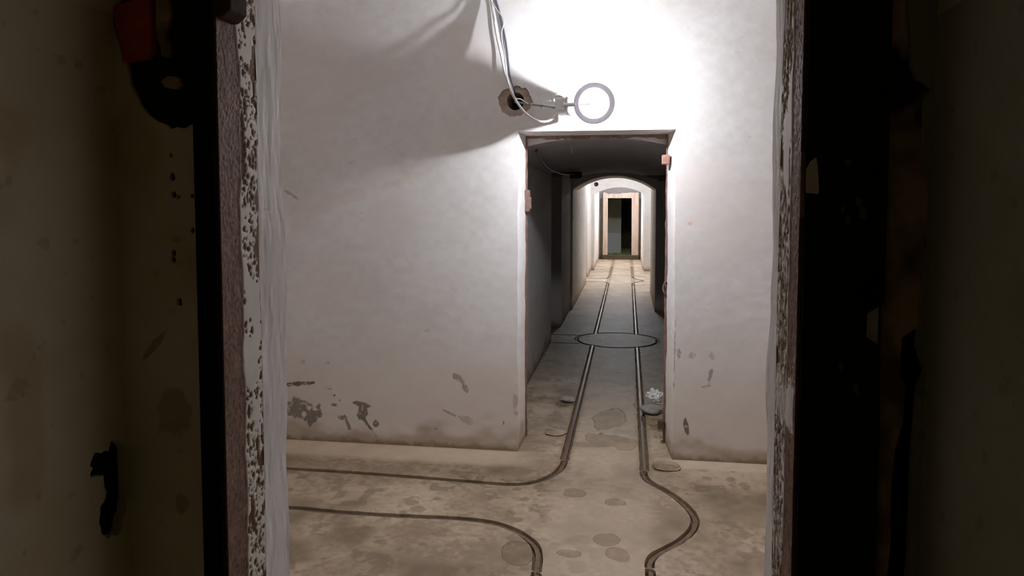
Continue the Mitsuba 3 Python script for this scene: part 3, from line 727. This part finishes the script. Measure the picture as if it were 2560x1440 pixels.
CABLES = [
    ('power_cable', 'cable_grey', .0068, 'thick light grey cable, flattened to widen its shadow, hanging down and looping under the hole to the junction box', 'CABLE_A'),
    ('power_cable', 'cable_white', .0036, 'thin white cable snaking down beside the thick grey cable into the round hole', 'CABLE_B'),
    ('power_cable', 'cable_dark', .0062, 'dark cable behind the two pale cables', 'CABLE_C'),
    ('power_cable', 'cable_grey', .0055, 'second pale grey cable that joins the thick one half way down', 'CABLE_D'),
]
PTS = {
    'CABLE_A': [(-0.8, 4.285, 2.699), (-0.787, 4.277, 2.632), (-0.771, 4.264, 2.553), (-0.751, 4.242, 2.451), (-0.721, 4.21, 2.337), (-0.693, 4.175, 2.234), (-0.669, 4.145, 2.166), (-0.64, 4.115, 2.098), (-0.604, 4.085, 2.041), (-0.565, 4.067, 1.992), (-0.523, 4.068, 1.958), (-0.474, 4.098, 1.943), (-0.435, 4.125, 1.952), (-0.405, 4.138, 1.976), (-0.378, 4.145, 2.003)],
    'CABLE_B': [(-0.809, 4.262, 2.693), (-0.789, 4.256, 2.658), (-0.754, 4.246, 2.601), (-0.72, 4.238, 2.555), (-0.71, 4.228, 2.515), (-0.718, 4.212, 2.47), (-0.716, 4.2, 2.419), (-0.698, 4.172, 2.339), (-0.685, 4.144, 2.26), (-0.666, 4.108, 2.17), (-0.628, 4.07, 2.086), (-0.601, 4.269, 2.0828), (-0.581, 4.299, 2.0708), (-0.553, 4.28, 2.0644)],
    'CABLE_C': [(-0.792, 4.32, 2.724), (-0.773, 4.32, 2.674), (-0.744, 4.318, 2.575), (-0.725, 4.316, 2.493), (-0.708, 4.314, 2.4), (-0.696, 4.312, 2.291), (-0.685, 4.31, 2.214), (-0.673, 4.326, 2.167), (-0.67, 4.38, 2.131)],
    'CABLE_D': [(-0.801, 4.31, 2.705), (-0.786, 4.308, 2.639), (-0.772, 4.306, 2.563), (-0.753, 4.3, 2.463), (-0.728, 4.294, 2.364), (-0.71, 4.286, 2.286), (-0.691, 4.28, 2.215), (-0.673, 4.29, 2.162), (-0.667, 4.32, 2.128), (-0.666, 4.36, 2.111)],
}
for name, m, r, text, k in CABLES:
    mesh = flat_cable(PTS[k], r, (.014, .014, .014, .018, .026, .030, .028, .024, .018, .012, .0068)) if k == 'CABLE_A' else tube(PTS[k], r, 10, 6)
    add(name, mesh, m, smooth=True, label=text, cat='cable')
loop = tube([(-0.405, 4.005, 2.039), (-0.407, 4.005, 2.054), (-0.396, 4.005, 2.071), (-0.379, 4.005, 2.077), (-0.362, 4.005, 2.07), (-0.349, 4.005, 2.055)], .0055, 10, 8)
add('lead', loop, 'cable_white', jb, smooth=True, label='short white lead bent over the top')

add('bracket', bx(-0.3700, -0.2880, 4.02, 4.20, 2.0680, 2.0740), 'conduit_steel', jb, label='flat steel bracket over the box')  # bar made deep along y to extend the box shadow upward

# dark box and cable under the tunnel vault
dk = thing('lamp_housing', 'dark unlit box under the tunnel vault above the left wall', 'lamp housing')
add('body', rbox(-.655, -.520, 8.42, 8.54, 1.765, 1.843, .012), 'black_plastic', dk)
add('cover', rbox(-.63, -.545, 8.405, 8.42, 1.78, 1.83, .006), 'dark_wood', dk)
add('tunnel_cable', tube([(-.60, 4.9, 1.838), (-.63, 5.3, 1.820), (-.66, 6.2, 1.785), (-.67, 7.2, 1.785), (-.655, 8.0, 1.80), (-.61, 8.39, 1.82)], .011, 8, 8), 'cable_dark', smooth=True, label='dark cable slung along the left side of the tunnel vault', cat='cable')
add('wire_end', tube([(-.398, 5.3, 1.895), (-.400, 5.3, 1.87), (-.397, 5.3, 1.848)], .003, 6, 4), 'cable_white', smooth=True, label='short pale wire end hanging from the tunnel vault', cat='wire')

# hidden lamps further on
for c, rad, col, text in ((LAMP_2, RAD_2, NEUTRAL, 'bulb hanging over the second gallery beyond the arch'), (LAMP_3, RAD_3, NEUTRAL, 'bulb hanging before the wooden frame at the far end')):
    h = thing('ceiling_lamp', text, 'lamp')
    bulb(h, c, rad, col)
    top = 2.6 if c is LAMP_2 else 2.3
    add('socket', along([(0, .026), (.018, .026), (.020, .032), (.020, .085), (.008, .10), (0, .10)], c, 'z'), 'black_plastic', h, smooth=40)
    add('cord', tube([(c[0], c[1], c[2] + .095), (c[0], c[1], top)], .004, 8, 0), 'cable_dark', h, smooth=True)

# ------------------------------------------------------------------ small things lying on the floor
def stone(cx, cy, r, seed, flat=0.6):
    m = trimesh.creation.icosphere(2, r)
    v = np.array(m.vertices)
    w = 0.6 + 0.8 * meshkit.fbm(v / r * 1.2 + seed * 13.7, 2)
    v *= w[:, None]
    v[:, 2] *= flat
    v[:, 2] -= v[:, 2].min() + 0.002
    return trimesh.Trimesh(v + [cx, cy, 0], m.faces, process=False)


# a crumpled piece of white film on a flat stone beside the right rail, inside the doorway
add('flat_stone', stone(.190, 5.30, .085, 3, .35), 'stone_grey', smooth=True, label='flat grey stone lying beside the right rail inside the doorway', cat='stone')
m = trimesh.creation.icosphere(4, .06)
v = np.array(m.vertices)
w = 0.62 + 0.75 * np.abs(meshkit.fbm(v / .06 * 1.7 + 4.4, 2) - .5) * 2 + .25 * meshkit.fbm(v / .06 * 1.2, 2)
v *= w[:, None]
v[:, 2] *= .8
v[:, 2] -= v[:, 2].min() - .048
add('plastic_film', trimesh.Trimesh(v + [.205, 5.36, 0], m.faces, process=False), 'film_white', smooth=False, label='crumpled scrap of white plastic film lying on the flat stone', cat='plastic scrap')
add('stone', stone(-.44, 5.50, .055, 5, .35), 'stone_grey', smooth=True, label='small flat stone against the left rail inside the doorway', cat='stone')
add('stone', stone(-.45, 4.72, .07, 8, .08), 'floor_concrete', smooth=True, label='thin brown slab of crust on the floor left of the left rail', cat='stone')
add('stone', stone(.225, 4.20, .075, 11, .12), 'floor_concrete', smooth=True, label='brown floor stain raised as a flat lump at the foot of the right side of the doorway', cat='stone')  # a flat stain on the floor, built as a low lump
